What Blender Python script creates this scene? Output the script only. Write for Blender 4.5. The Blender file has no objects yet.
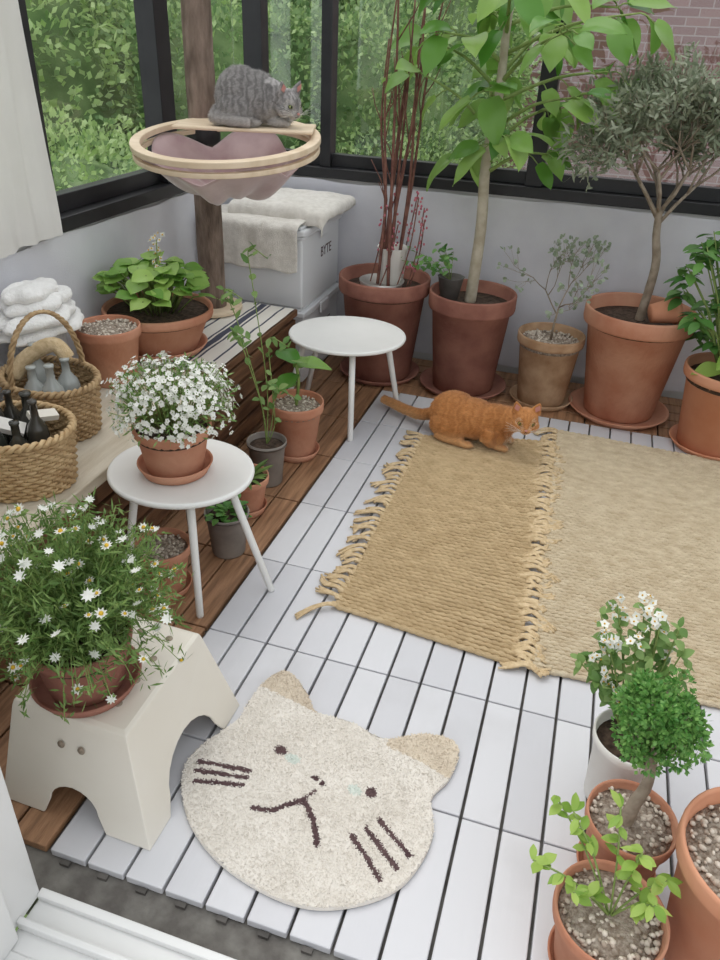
import bpy, bmesh, math, random
from mathutils import Vector, Matrix, Euler, noise
random.seed(7)
V=Vector
SC=bpy.context.scene
COL=SC.collection
H=1.4
pi=math.pi
# ---------------------------------------------------------------- camera
R_=V((0.9528,0.3009,0.041));U_=V((-0.1887,0.4809,0.8565));B_=V((0.2379,-0.8235,0.5147))
cam=bpy.data.objects.new('camera',bpy.data.cameras.new('camera'));COL.objects.link(cam)
cam.data.sensor_fit='VERTICAL';cam.data.sensor_height=36;cam.data.lens=28.125;cam.data.clip_start=.02
cam.matrix_world=Matrix(((R_.x,U_.x,B_.x,0),(R_.y,U_.y,B_.y,0),(R_.z,U_.z,B_.z,H),(0,0,0,1)))
SC.camera=cam
# ---------------------------------------------------------------- materials
def newmat(name):
    m=bpy.data.materials.new(name);m.use_nodes=True
    nt=m.node_tree;b=nt.nodes['Principled BSDF']
    return m,nt,b
def node(nt,t,**kw):
    n=nt.nodes.new(t)
    for k,v in kw.items():
        if k in n.inputs.keys(): n.inputs[k].default_value=v
        else: setattr(n,k,v)
    return n
def c4(c): return (c[0],c[1],c[2],1)
def mat(name,c1,c2=None,rough=.6,scale=8,bump=0,bscale=None,island=False,transl=0,stretch=(1,1,1),spec=.4,lo=.35,hi=.65,sheen=0,metal=0,detail=5):
    m,nt,b=newmat(name);L=nt.links
    b.inputs['Roughness'].default_value=rough
    b.inputs['Specular IOR Level'].default_value=spec
    b.inputs['Metallic'].default_value=metal
    if sheen:
        b.inputs['Sheen Weight'].default_value=sheen
    tc=node(nt,'ShaderNodeTexCoord');mp=node(nt,'ShaderNodeMapping');L.new(tc.outputs['Object'],mp.inputs[0]);mp.inputs['Scale'].default_value=stretch
    if c2 is None:
        b.inputs['Base Color'].default_value=c4(c1);col=None
    else:
        mix=node(nt,'ShaderNodeMix',data_type='RGBA')
        mix.inputs[6].default_value=c4(c1);mix.inputs[7].default_value=c4(c2)
        if island:
            g=node(nt,'ShaderNodeNewGeometry');L.new(g.outputs['Random Per Island'],mix.inputs[0])
        else:
            n=node(nt,'ShaderNodeTexNoise');n.inputs['Scale'].default_value=scale;n.inputs['Detail'].default_value=detail
            L.new(mp.outputs[0],n.inputs['Vector'])
            r=node(nt,'ShaderNodeMapRange');r.inputs[1].default_value=lo;r.inputs[2].default_value=hi
            L.new(n.outputs[0],r.inputs[0]);L.new(r.outputs[0],mix.inputs[0])
        L.new(mix.outputs[2],b.inputs['Base Color']);col=mix.outputs[2]
    if bump:
        n=node(nt,'ShaderNodeTexNoise');n.inputs['Scale'].default_value=bscale or scale*4;n.inputs['Detail'].default_value=6
        L.new(mp.outputs[0],n.inputs['Vector'])
        bp=node(nt,'ShaderNodeBump');bp.inputs['Strength'].default_value=bump;bp.inputs['Distance'].default_value=.01
        L.new(n.outputs[0],bp.inputs['Height']);L.new(bp.outputs[0],b.inputs['Normal'])
    if transl:
        t=node(nt,'ShaderNodeBsdfTranslucent');ms=node(nt,'ShaderNodeMixShader');ms.inputs[0].default_value=transl
        if col: L.new(col,t.inputs[0])
        else: t.inputs[0].default_value=c4(c1)
        o=nt.nodes['Material Output'];L.new(b.outputs[0],ms.inputs[1]);L.new(t.outputs[0],ms.inputs[2]);L.new(ms.outputs[0],o.inputs[0])
    return m
M={}
M['terra']=mat('terracotta',(.47,.20,.12),(.59,.31,.205),.85,7,.25,60,spec=.2)
M['terra_dark']=mat('terracotta_damp',(.24,.10,.075),(.36,.165,.12),.8,9,.25,60,spec=.2)
M['terra_old']=mat('terracotta_aged',(.34,.20,.11),(.52,.35,.22),.9,12,.3,60,spec=.2)
M['terra_or']=mat('terracotta_orange',(.55,.23,.125),(.63,.31,.19),.7,6,.1,60,spec=.3)
M['soil']=mat('soil',(.035,.022,.015),(.10,.065,.045),.95,60,.8,90)
M['gravel']=mat('gravel_stones',(.36,.29,.23),(.72,.65,.56),.85,island=True)
M['gravelbase']=mat('gravel_bed',(.20,.15,.11),(.42,.36,.30),.95,120,.9,160)
M['white_plastic']=mat('white_plastic',(.78,.74,.66),(.73,.68,.59),.38,3)
M['white_paint']=mat('white_painted_metal',(.82,.82,.80),(.77,.77,.75),.4,5)
M['white_box']=mat('translucent_white_plastic',(.78,.79,.81),(.73,.74,.76),.35,3)
M['whitepot']=mat('white_ribbed_ceramic',(.80,.78,.74),(.74,.72,.67),.45,6)
M['darkpot']=mat('dark_grey_pot',(.06,.055,.05),(.12,.11,.10),.6,10)
M['greypot']=mat('grey_pot',(.17,.145,.13),(.27,.24,.21),.7,10)
M['tin_grey']=mat('ribbed_grey_tin',(.34,.34,.35),(.42,.42,.43),.5,10)
M['cream_board']=mat('cream_limed_wood',(.70,.64,.53),(.54,.47,.36),.6,4,.2,30,stretch=(8,1,8))
M['brown_wood']=mat('brown_stained_wood',(.10,.047,.024),(.22,.11,.055),.6,5,.3,30,stretch=(8,1,8))
M['deck_wood']=mat('acacia_deck_wood',(.21,.11,.057),(.40,.22,.12),.5,5,.3,30,stretch=(12,1,12))
M['frame']=mat('dark_window_frame',(.015,.015,.017),(.026,.026,.028),.4,8)
M['wall']=mat('wall_paint',(.70,.69,.67),(.64,.63,.61),.8,3,.1)
M['white_trim']=mat('white_upvc',(.78,.78,.77),(.74,.74,.73),.35,3)
M['concrete']=mat('concrete',(.12,.11,.10),(.22,.21,.19),.9,20,.4)
M['drape']=mat('lavender_grey_fabric',(.64,.64,.69),(.72,.72,.76),.9,5,.15,300,sheen=.2)
M['curtain']=mat('white_curtain',(.80,.78,.74),(.74,.72,.68),.9,4,.2,300,transl=.25)
M['towel']=mat('cream_towel',(.82,.78,.72),(.70,.66,.60),.95,40,.6,250,sheen=.3)
M['cushion']=mat('white_fleece',(.88,.87,.85),(.82,.81,.79),.95,30,.5,120,sheen=.3)
M['mauve']=mat('mauve_velvet',(.42,.28,.29),(.58,.44,.44),.85,8,.1,sheen=.6)
M['ply']=mat('birch_plywood',(.76,.62,.46),(.66,.52,.36),.5,5,.1,stretch=(1,6,1))
M['bark_post']=mat('bark_post',(.12,.085,.065),(.27,.20,.16),.95,14,1,40,stretch=(2,2,.6))
M['bark']=mat('bark_grey_brown',(.24,.19,.14),(.38,.32,.25),.9,25,.5,80)
M['bark_white']=mat('bark_pale',(.38,.33,.24),(.52,.47,.37),.85,20,.4,60)
M['redstem']=mat('red_brown_stem',(.13,.05,.04),(.24,.11,.08),.7,30)
M['greenstem']=mat('green_stem',(.16,.24,.06),(.25,.33,.10),.6,30)
M['wicker']=mat('wicker',(.46,.30,.15),(.66,.48,.27),.65,40,.3,100)
M['wicker_d']=mat('wicker_dark',(.34,.22,.11),(.54,.38,.21),.65,40,.3,100)
M['rope']=mat('jute_rope',(.58,.43,.25),(.74,.58,.37),.95,60,.5,200,spec=.1)
M['braid']=mat('jute_braid_golden',(.57,.41,.23),(.76,.58,.35),.95,22,.8,260,stretch=(1,2.2,1),spec=.08,lo=.3,hi=.7)
M['braid_pale']=mat('jute_braid_pale',(.64,.51,.34),(.82,.70,.51),.95,22,.8,260,stretch=(1,2.2,1),spec=.08,lo=.3,hi=.7)
M['backing']=mat('jute_backing',(.34,.24,.13),(.42,.30,.17),.95,40)
M['white_petal']=mat('white_petal',(.88,.88,.84),(.82,.82,.76),.7,island=True,transl=.2)
M['yellow']=mat('flower_yellow',(.70,.45,.04),(.62,.36,.03),.8,30)
M['pink']=mat('pink_bud',(.45,.10,.15),(.55,.2,.22),.7,island=True)
M['dark']=mat('dark_marks',(.09,.06,.065),(.14,.10,.10),.9,60)
M['black']=mat('black_gloss',(.01,.01,.01),None,.15)
M['nosepink']=mat('nose_pink',(.55,.25,.22),None,.5)
M['glassdark']=mat('dark_bottle_glass',(.03,.035,.03),(.06,.05,.04),.1,5,spec=.6)
M['label']=mat('paper_label',(.75,.72,.68),(.65,.2,.18),.7,9,lo=.6,hi=.62)
M['metal']=mat('tin',(.55,.53,.5),(.42,.4,.38),.35,10,metal=.8)
def lm(n,a,b,t=.35,r=.45): M[n]=mat(n,a,b,r,island=True,transl=t)
lm('leaf_ficus',(.09,.27,.035),(.36,.55,.14),.4,.3)
lm('leaf_begonia',(.15,.34,.05),(.42,.62,.16),.35)
lm('leaf_olive',(.16,.20,.12),(.38,.41,.30),.25)
lm('leaf_grey',(.24,.30,.20),(.40,.46,.34),.25)
lm('leaf_dark',(.06,.19,.035),(.20,.40,.10),.3)
lm('leaf_mid',(.12,.25,.06),(.30,.44,.15),.35)
lm('leaf_feather',(.09,.18,.04),(.25,.37,.11),.3)
lm('leaf_bright',(.22,.40,.06),(.46,.62,.15),.4)
lm('leaf_parsley',(.08,.25,.05),(.26,.48,.13),.3)
lm('leaf_out',(.36,.52,.18),(.68,.82,.44),.45)  # garden leaf greens paled to paint in outdoor haze, here and below
lm('leaf_out2',(.16,.28,.11),(.36,.50,.23),.45)
# ---------------------------------------------------------------- mesh builder
class MB:
    def __init__(s): s.v=[];s.f=[];s.mi=[];s.sm=[]
    def add(s,vs,fs,mi=0,sm=True):
        o=len(s.v);s.v.extend([tuple(p) for p in vs])
        for f in fs: s.f.append([i+o for i in f]);s.mi.append(mi);s.sm.append(sm)
    def lathe(s,prof,c=(0,0,0),n=40,mi=0,rot=None,sx=1,sy=1,fr=None):
        vs=[];fs=[];k=len(prof);c=V(c)
        for r,z in prof:
            for i in range(n):
                a=2*pi*i/n
                rr=r*(fr(a,z) if fr else 1)
                p=V((rr*math.cos(a)*sx,rr*math.sin(a)*sy,z))
                if rot: p=rot@p
                vs.append(p+c)
        for j in range(k-1):
            for i in range(n):
                fs.append([j*n+i,j*n+(i+1)%n,(j+1)*n+(i+1)%n,(j+1)*n+i])
        fs.append(list(range(n))[::-1]);fs.append([(k-1)*n+i for i in range(n)])
        s.add(vs,fs,mi)
    def ell(s,c,r,mi=0,rot=None,n=16,m=10):
        prof=[(max(.0005,math.sin(pi*j/m)),-math.cos(pi*j/m)) for j in range(m+1)]
        vs=[];fs=[];c=V(c)
        for a,z in prof:
            for i in range(n):
                t=2*pi*i/n;p=V((a*math.cos(t)*r[0],a*math.sin(t)*r[1],z*r[2]))
                if rot:p=rot@p
                vs.append(p+c)
        for j in range(m):
            for i in range(n): fs.append([j*n+i,j*n+(i+1)%n,(j+1)*n+(i+1)%n,(j+1)*n+i])
        fs.append(list(range(n))[::-1]);fs.append([m*n+i for i in range(n)])
        s.add(vs,fs,mi)
    def tube(s,pts,rads,n=8,mi=0,closed=False):
        pts=[V(p) for p in pts];k=len(pts)
        if not hasattr(rads,'__len__'): rads=[rads]*k
        vs=[];fs=[];prev=None
        for i,p in enumerate(pts):
            a=pts[(i+1)%k] if (closed or i<k-1) else p
            b=pts[i-1] if (closed or i>0) else p
            t=(a-b)
            t=t.normalized() if t.length>1e-9 else V((0,0,1))
            if prev is None:
                u=t.cross(V((0,0,1)))
                if u.length<.1:u=t.cross(V((1,0,0)))
                u.normalize()
            else:
                u=prev-t*prev.dot(t)
                u=u.normalized() if u.length>1e-6 else t.orthogonal().normalized()
            prev=u;w=t.cross(u)
            for j in range(n):
                an=2*pi*j/n;vs.append(p+(u*math.cos(an)+w*math.sin(an))*rads[i])
        kk=k if closed else k-1
        for i in range(kk):
            for j in range(n):
                i2=(i+1)%k
                fs.append([i*n+j,i*n+(j+1)%n,i2*n+(j+1)%n,i2*n+j])
        if not closed: fs.append(list(range(n))[::-1]);fs.append([(k-1)*n+j for j in range(n)])
        s.add(vs,fs,mi)
    def box(s,a,b,mi=0,rot=None,c=None):
        x0,y0,z0=a;x1,y1,z1=b
        vs=[V(p) for p in [(x0,y0,z0),(x1,y0,z0),(x1,y1,z0),(x0,y1,z0),(x0,y0,z1),(x1,y0,z1),(x1,y1,z1),(x0,y1,z1)]]
        if rot:
            c=V(c) if c else V(((x0+x1)/2,(y0+y1)/2,(z0+z1)/2))
            vs=[rot@(p-c)+c for p in vs]
        s.add(vs,[[0,3,2,1],[4,5,6,7],[0,1,5,4],[1,2,6,5],[2,3,7,6],[3,0,4,7]],mi,False)
    def leaf(s,p,d,n,L,W,mi=0,curl=.2,fold=.12,shape='ov',sm=True):
        d=V(d).normalized();n=V(n);side=d.cross(n)
        if side.length<1e-4: side=d.orthogonal()
        side.normalize();n=side.cross(d);p=V(p)
        st=[0,.18,.42,.68,.88,1]
        wd={'ov':[0,.7,1,.8,.42,0],'heart':[0,1.0,.98,.66,.28,0],'round':[0,.85,1,.98,.65,0]}[shape]
        vs=[];fs=[]
        for q,w in zip(st,wd):
            c=p+d*L*q-n*curl*L*q*q
            if w==0: vs.append(c)
            else: vs+= [c-side*W*.5*w+n*fold*W*w,c,c+side*W*.5*w+n*fold*W*w]
        fs=[[0,1,2],[0,2,3]]
        for i in range(3):
            o=1+3*i;fs+=[[o,o+3,o+4,o+1],[o+1,o+4,o+5,o+2]]
        fs+=[[10,13,11],[11,13,12]]
        s.add(vs,fs,mi,sm)
    def bleaf(s,p,d,n,L,W,mi=0,curl=.3,fold=.1,base=.55,tip=1.15,wav=.03):
        d=V(d).normalized();n=V(n);side=d.cross(n)
        if side.length<1e-4: side=d.orthogonal()
        side.normalize();n=side.cross(d);p=V(p);ns=11;ph=random.random()*6
        vs=[];fs=[]
        for i in range(ns):
            q=i/(ns-1);w=math.sin(pi*min(1,max(0,q))**base)**.85 if 0<q<1 else .0
            if q>.7: w*=1-.25*((q-.7)/.3)**tip
            ang=curl*q*1.6
            c=p+d*L*(math.sin(ang)/(curl*1.6+1e-6))-n*L*((1-math.cos(ang))/(curl*1.6+1e-6))
            nn=(n*math.cos(ang)+d*math.sin(ang))
            for k in range(7):
                u=(k-3)/3
                back=0
                if i<=2: back=-.10*L*abs(u)*(1-i/3)*(1 if w>0 else 0)
                vs.append(c+side*W*.5*w*u+nn*(fold*W*(abs(u)**1.3)*w+wav*W*math.sin(q*9+ph+u*2)*abs(u))+d*back)
        for i in range(ns-1):
            for k in range(6):
                a=i*7+k;fs.append([a,a+7,a+8,a+1])
        s.add(vs,fs,mi,True)
    def sleaf(s,p,d,n,L,W,mi=0):
        d=V(d).normalized();side=d.cross(V(n))
        if side.length<1e-4: side=d.orthogonal()
        side.normalize();p=V(p)
        s.add([p,p+d*L*.5-side*W*.5,p+d*L,p+d*L*.5+side*W*.5],[[0,1,2,3]],mi,False)
    def flower(s,p,n,r,k=5,mp=0,mc=1,w=.8,cr=.3):
        n=V(n).normalized();u=n.orthogonal().normalized();w2=n.cross(u);p=V(p);a0=random.random()*6
        for i in range(k):
            a=a0+2*pi*i/k;d=u*math.cos(a)+w2*math.sin(a)+n*.15
            s.sleaf(p,d,n,r,r*w,mp)
        if mc is not None: s.ell(p+n*r*.08,(r*cr,r*cr,r*cr),mc,n=6,m=4)
    def stones(s,R,z,k,size,mi=0,cx=0,cy=0):
        for i in range(k):
            a=random.random()*2*pi;r=R*math.sqrt(random.random());q=size*random.uniform(.6,1.3)
            s.ell((cx+r*math.cos(a),cy+r*math.sin(a),z+random.random()*size*.5),(q,q*random.uniform(.6,1),q*.6),mi,Euler((random.random(),random.random(),random.random()*6)).to_matrix(),n=6,m=4)
    def obj(s,name,mats,parent=None,loc=(0,0,0),bevel=0,sub=0,rotz=0,weld=False):
        me=bpy.data.meshes.new(name);me.from_pydata(s.v,[],s.f)
        for m in mats: me.materials.append(M[m] if isinstance(m,str) else m)
        me.polygons.foreach_set('material_index',s.mi);me.polygons.foreach_set('use_smooth',s.sm)
        me.update()
        o=bpy.data.objects.new(name,me);COL.objects.link(o)
        if parent:o.parent=parent
        o.location=loc;o.rotation_euler=(0,0,rotz)
        if bevel:
            b=o.modifiers.new('bevel','BEVEL');b.width=bevel;b.segments=2;b.limit_method='ANGLE'
        if sub:
            b=o.modifiers.new('sub','SUBSURF');b.levels=sub;b.render_levels=sub
        return o
def empty(name,loc=(0,0,0),rotz=0):
    e=bpy.data.objects.new(name,None);COL.objects.link(e);e.location=loc;e.rotation_euler=(0,0,rotz);e.empty_display_size=.1
    return e
def cr(pts,n=6,closed=False):
    pts=[V(p) for p in pts];out=[];k=len(pts)
    for i in range(k if closed else k-1):
        if closed: a,b,c,d=pts[i-1],pts[i],pts[(i+1)%k],pts[(i+2)%k]
        else: a,b,c,d=pts[max(0,i-1)],pts[i],pts[i+1],pts[min(k-1,i+2)]
        for j in range(n):
            t=j/n
            out.append(.5*((2*b)+(c-a)*t+(2*a-5*b+4*c-d)*t*t+(3*b-a-3*c+d)*t**3))
    if not closed: out.append(pts[-1])
    return out
def rv(s=1): return V((random.uniform(-1,1),random.uniform(-1,1),random.uniform(-1,1)))*s
def lerp(a,b,t): return a+(b-a)*t
# ---------------------------------------------------------------- room shell
XL,XR,YB,ZS=-1.65,1.7,3.52,.80
DX0,DY0,PX,PY=-.795,.678,.084,.337
mb=MB();mb.box((XL-.1,.60,-.10),(XR+.1,YB+.1,-.022));mb.obj('floor',['concrete'])
WD,nt,b=newmat('white_painted_decking');L=nt.links
tc=node(nt,'ShaderNodeTexCoord');n1=node(nt,'ShaderNodeTexNoise',Scale=3.0,Detail=8.0);L.new(tc.outputs['Object'],n1.inputs['Vector'])
mp=node(nt,'ShaderNodeMapping');mp.inputs['Scale'].default_value=(30,2,1);L.new(tc.outputs['Object'],mp.inputs[0])
n2=node(nt,'ShaderNodeTexNoise',Scale=2.0,Detail=4.0);L.new(mp.outputs[0],n2.inputs['Vector'])
g=node(nt,'ShaderNodeNewGeometry')
mx=node(nt,'ShaderNodeMix',data_type='RGBA');mx.inputs[6].default_value=(.57,.57,.60,1);mx.inputs[7].default_value=(.66,.66,.685,1);L.new(g.outputs['Random Per Island'],mx.inputs[0])
mr=node(nt,'ShaderNodeMapRange');mr.inputs[1].default_value=.52;mr.inputs[2].default_value=.75;mr.inputs[4].default_value=.55;L.new(n1.outputs[0],mr.inputs[0])
mx2=node(nt,'ShaderNodeMix',data_type='RGBA');mx2.inputs[7].default_value=(.45,.44,.45,1);L.new(mx.outputs[2],mx2.inputs[6]);L.new(mr.outputs[0],mx2.inputs[0])
L.new(mx2.outputs[2],b.inputs['Base Color']);b.inputs['Roughness'].default_value=.35
bp=node(nt,'ShaderNodeBump');bp.inputs['Strength'].default_value=.15;bp.inputs['Distance'].default_value=.004;L.new(n2.outputs[0],bp.inputs['Height']);L.new(bp.outputs[0],b.inputs['Normal'])
mb=MB()
for r in range(7):
    for c in range(29):
        x=DX0+c*PX;y=DY0+r*PY
        mb.box((x+.0032,y+.0018,-.02),(x+PX-.0032,y+PY-.0018,random.uniform(-.001,.0)))
mb.obj('white_deck_tiles',[WD],bevel=.0025)
mb=MB()
for c in range(9):
    for r in range(8):
        w=.0885;x=DX0-.006-(c+1)*w
        y=DY0+r*.337
        mb.box((x+.003,y+.003,-.02),(x+w-.003,y+.334,random.uniform(-.001,0)))
y1=DY0+7*PY
for r in range(5):
    for c in range(9):
        x=DX0+c*.3;mb.box((x+.003,y1+.004+r*.088,-.02),(x+.297,y1+.084+r*.088,0))
mb.obj('wooden_deck_tiles',['deck_wood'],bevel=.0025)
mb=MB()
for c in range(29):
    x=DX0+c*PX;mb.box((x+.03,DY0-.010,-.022),(x+.05,DY0+.0,-.014))
mb.obj('deck_tile_clips',['darkpot'])
mb=MB();mb.box((XL-.12,YB,-.1),(XR+.12,YB+.12,ZS));mb.obj('wall_back',['wall'])
mb=MB();mb.box((XL-.12,.45,-.1),(XL,YB,ZS));mb.obj('wall_left',['wall'])
mb=MB();mb.box((XR,.45,-.1),(XR+.12,YB,ZS));mb.obj('wall_right',['wall'])
mb=MB();mb.box((XL-.12,.40,-.1),(-.84,.56,2.35));mb.box((1.25,.40,-.1),(XR+.12,.56,2.35));mb.obj('wall_front',['wall'])
mb=MB()
mb.box((-.84,.38,0.0),(-.752,.600,2.3));mb.box((-.752,.43,0),(-.735,.52,2.3))
mb.box((-.84,.30,-.1),(1.25,.50,.0));mb.box((-.752,.50,-.1),(1.25,.607,-.004));mb.box((-.752,.455,0),(1.25,.470,.022));mb.box((-.752,.535,-.004),(1.25,.548,.018));mb.box((-.752,.590,-.004),(1.25,.607,.012))
mb.box((1.17,.38,0),(1.25,.600,2.3))
mb.obj('door_1',['white_trim'],bevel=.003)
mb=MB();mb.box((-2,-1.6,-.1),(2,.30,-.005));mb.obj('floor_interior',['brown_wood'])
GL,nt,b=newmat('window_glass')
for n in list(nt.nodes):
    if n.type!='OUTPUT_MATERIAL': nt.nodes.remove(n)
o=nt.nodes['Material Output'];t=node(nt,'ShaderNodeBsdfTransparent');gl=node(nt,'ShaderNodeBsdfGlossy');gl.inputs['Roughness'].default_value=.02
ms=node(nt,'ShaderNodeMixShader');ms.inputs[0].default_value=.06
t.inputs[0].default_value=(.97,.98,.98,1)
nt.links.new(t.outputs[0],ms.inputs[1]);nt.links.new(gl.outputs[0],ms.inputs[2]);nt.links.new(ms.outputs[0],o.inputs[0])
ZT=2.3
def window(name,horizontal,a,b,c,muls):
    e=empty(name)
    mb=MB()
    def bar(u0,u1,z0,z1,d0=-.03,d1=.05):
        if horizontal: mb.box((u0,c+min(d0,d1),z0),(u1,c+max(d0,d1),z1))
        else: mb.box((c-max(d0,d1),u0,z0),(c-min(d0,d1),u1,z1))
    bar(a,b,ZS,ZS+.045,-.05,.08);bar(a,b,ZS+.045,ZS+.10,0,.05);bar(a,b,ZT-.06,ZT)
    for u,w in muls: bar(u-w/2,u+w/2,ZS+.045,ZT-.06)
    mb.obj('frame',['frame'],e,bevel=.003)
    g=MB()
    if horizontal: g.box((a,c+.02,ZS+.1),(b,c+.024,ZT-.06))
    else: g.box((c-.024,a,ZS+.1),(c-.02,b,ZT-.06))
    g.obj('glass',[GL],e)
window('window_1',True,XL,XR,YB+.03,[(XL+.04,.09),(-1.26,.05),(-.30,.075),(.75,.06),(XR-.04,.08)])
window('window_2',False,.56,YB,XL-.03,[(.6,.08),(2.07,.06),(2.83,.10),(1.2,.05)])
window('window_3',False,.56,YB,XR+.06,[(.6,.08),(2.0,.06),(3.4,.08)])
def drape(name,horizontal,a,b,c,z0,z1,matn,amp=.012,k=9,thick=0):
    mb=MB();nx=int((b-a)/.02);nz=24;vs=[];fs=[]
    for i in range(nx+1):
        u=a+(b-a)*i/nx
        for j in range(nz+1):
            z=z0+(z1-z0)*j/nz
            d=amp*(noise.noise(V((u*k*.55,z*1.3,c)))+.5*noise.noise(V((u*k*1.6,z*3,c+3))))*(1-.6*j/nz)+amp*1.1
            zz=z+(.010*noise.noise(V((u*6,0,c))) if j==nz else 0)
            vs.append((u,c-d,zz) if horizontal else (c+d,u,zz))
    for i in range(nx):
        for j in range(nz):
            q=i*(nz+1)+j;fs.append([q,q+nz+1,q+nz+2,q+1])
    mb.add(vs,fs);return mb.obj(name,[matn])
drape('fabric_drape',True,XL+.02,XR-.02,YB-.002,.02,ZS-.008,'drape',.018)
drape('fabric_drape',False,.62,YB-.04,XL+.003,.38,ZS-.008,'drape',.010)
drape('window_curtain',False,1.15,2.02,XL+.02,.81,2.25,'curtain',.035,22)
# ---------------------------------------------------------------- outside
def canopy(name,k,seed,lmats):
    random.seed(seed);mb=MB()
    for i in range(k):
        d=rv().normalized()
        r=1+.35*noise.noise(d*2.2+V((seed,0,0)))+.18*noise.noise(d*6)
        r*=random.uniform(.82,1.0)
        p=d*r
        dd=(d+rv(.9)).normalized()
        mb.sleaf(p,dd,rv(),random.uniform(.028,.06),random.uniform(.02,.036),0 if random.random()<.75 else 1)
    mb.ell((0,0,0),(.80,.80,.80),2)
    return mb.obj(name,lmats)
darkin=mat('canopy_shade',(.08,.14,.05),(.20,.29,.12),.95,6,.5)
ext=empty('garden_trees')
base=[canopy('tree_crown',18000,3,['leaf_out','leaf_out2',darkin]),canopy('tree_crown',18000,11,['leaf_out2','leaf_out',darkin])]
random.seed(5)
first=[True,True]
def put(x,y,z,s,k,sz=1):
    if first[k]: o=base[k];first[k]=False
    else:
        o=bpy.data.objects.new('tree_crown',base[k].data);COL.objects.link(o)
    o.parent=ext;o.location=(x,y,z);o.scale=(s,s,s*sz);o.rotation_euler=(0,0,random.random()*6)
for x,y,z,s,k in [(-4.2,5.4,-.6,1.3,0),(-5.2,3.6,-.9,1.5,0),(-6.4,7.2,.3,2.1,0),(-4.4,8.6,.2,1.8,1),(-3.0,9.4,.3,1.6,1),(-2.9,7.0,-1.0,1.3,0),(-2.3,8.4,-.7,1.25,0),(-8,4.5,.2,2.3,0),(-9.5,8,1.6,3.0,1),(-6.8,11,1.8,3.0,1),(-4.0,12.3,2.0,2.6,1),(-6,1.5,-.6,1.9,0),(-10,2,.6,2.8,0),(-12,5.5,1.8,3.4,1),(-4.9,6.8,-1.4,1.5,0),(-11.5,11,2.2,3.6,1),(-2.6,11,1.0,1.5,0),(-1.7,9.6,-.9,1.1,0)]:
    put(x,y,z,s,k)
mb=MB();mb.box((-60,-10,-4.2),(40,40,-4.0));mb.obj('ground_outside',[mat('grass_ground',(.10,.17,.05),(.22,.32,.11),.95,3,.5)])
BR,nt,b=newmat('brick');L=nt.links
tc=node(nt,'ShaderNodeTexCoord');mp=node(nt,'ShaderNodeMapping');mp.inputs['Rotation'].default_value=(pi/2,0,0);L.new(tc.outputs['Object'],mp.inputs[0])
bk=node(nt,'ShaderNodeTexBrick');L.new(mp.outputs[0],bk.inputs[0])
for k_,v_ in (('Color1',(.22,.10,.10,1)),('Color2',(.29,.145,.14,1)),('Mortar',(.36,.27,.27,1)),('Scale',1.0),('Mortar Size',.012),('Brick Width',.40),('Row Height',.14)): bk.inputs[k_].default_value=v_
L.new(bk.outputs[0],b.inputs['Base Color']);b.inputs['Roughness'].default_value=.9
mb=MB();mb.box((-7,16.5,-4),(14,22,7));mb.obj('brick_building',[BR])
# ---------------------------------------------------------------- rugs
def rug(name,bl,br,tr,tl,zt,m,sides):
    e=empty(name,(bl[0],bl[1],0))
    def P(u,v):
        a=V((lerp(bl[0],br[0],u),lerp(bl[1],br[1],u)));c=V((lerp(tl[0],tr[0],u),lerp(tl[1],tr[1],u)))
        q=a.lerp(c,v);return V((q.x-bl[0],q.y-bl[1]))
    mb=MB();vs=[];N_=20
    for i in range(N_+1):
        for j in range(N_+1): q=P(i/N_*.99+.005,j/N_*.99+.005);vs.append((q.x,q.y,.006))
    mb.add(vs,[[i*(N_+1)+j,(i+1)*(N_+1)+j,(i+1)*(N_+1)+j+1,i*(N_+1)+j+1] for i in range(N_) for j in range(N_)]);mb.obj('backing',['backing'],e)
    wid=br[0]-bl[0];hgt=tl[1]-bl[1];rows=int(hgt/.0150);mb=MB();npt=int(wid/.0052);st_=.0235
    for j in range(rows+1):
        v=j/rows;ph=(.5 if j%2 else 0)+random.uniform(-.12,.12);pts=[];rad=[]
        x0=random.uniform(-.006,.006)/wid;x1_=1+random.uniform(-.006,.006)/wid
        for i in range(npt+1):
            u=lerp(x0,x1_,i/npt);q=P(u,v);s_=abs(math.sin(pi*(q.x/st_+ph)))
            n_=noise.noise(V((q.x*30,q.y*30,bl[0]*7)))
            n2_=noise.noise(V((q.x*5,q.y*5,3)))
            rad.append(.0086*(.66+.36*s_**.7)*(1+.18*n_))
            pts.append((q.x,q.y+.0022*n_+.004*n2_,.0078+.0012*s_+.0012*n2_))
        mb.tube(pts,rad,7)
    mb.obj('braided_rows',[m],e)
    fb=MB()
    for sd in sides:
        n=int(hgt/.030)
        for i in range(n+1):
            v=min(1,max(0,(i+random.uniform(-.2,.2))/n));u=0 if sd<0 else 1
            q=P(u,v);x,y=q.x+sd*-.006,q.y
            Lh=random.uniform(.05,.095);an=random.uniform(-.9,.5);k=random.uniform(-.3,.3)
            fb.ell((x+sd*.012,y,zt),(.010,.009,.008),n=8,m=6)
            for t in range(5):
                o=(t-2)
                pts=[V((x,y+o*.003,zt-.002)),V((x+sd*.3*Lh,y+.15*Lh*an+o*.002,zt+.005)),V((x+sd*.7*Lh,y+.5*Lh*an+.004*o+k*.02,zt-.002)),V((x+sd*Lh*random.uniform(.85,1.1),y+Lh*an+.006*o,.006+(.012 if sd>0 else 0)))]
                fb.tube(cr(pts,3),[.0036]*8+[.003,.0036],5)
    if sides: fb.obj('fringe',['rope'],e)
    return e
random.seed(21)
rug('jute_rug',(-.50,1.545),(.02,1.49),(-.04,2.78),(-.51,2.64),.014,'braid',[-1,1])
rug('jute_rug',(.052,1.49),(1.2,1.57),(1.2,2.84),(-.005,2.90),.014,'braid_pale',[-1])
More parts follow.
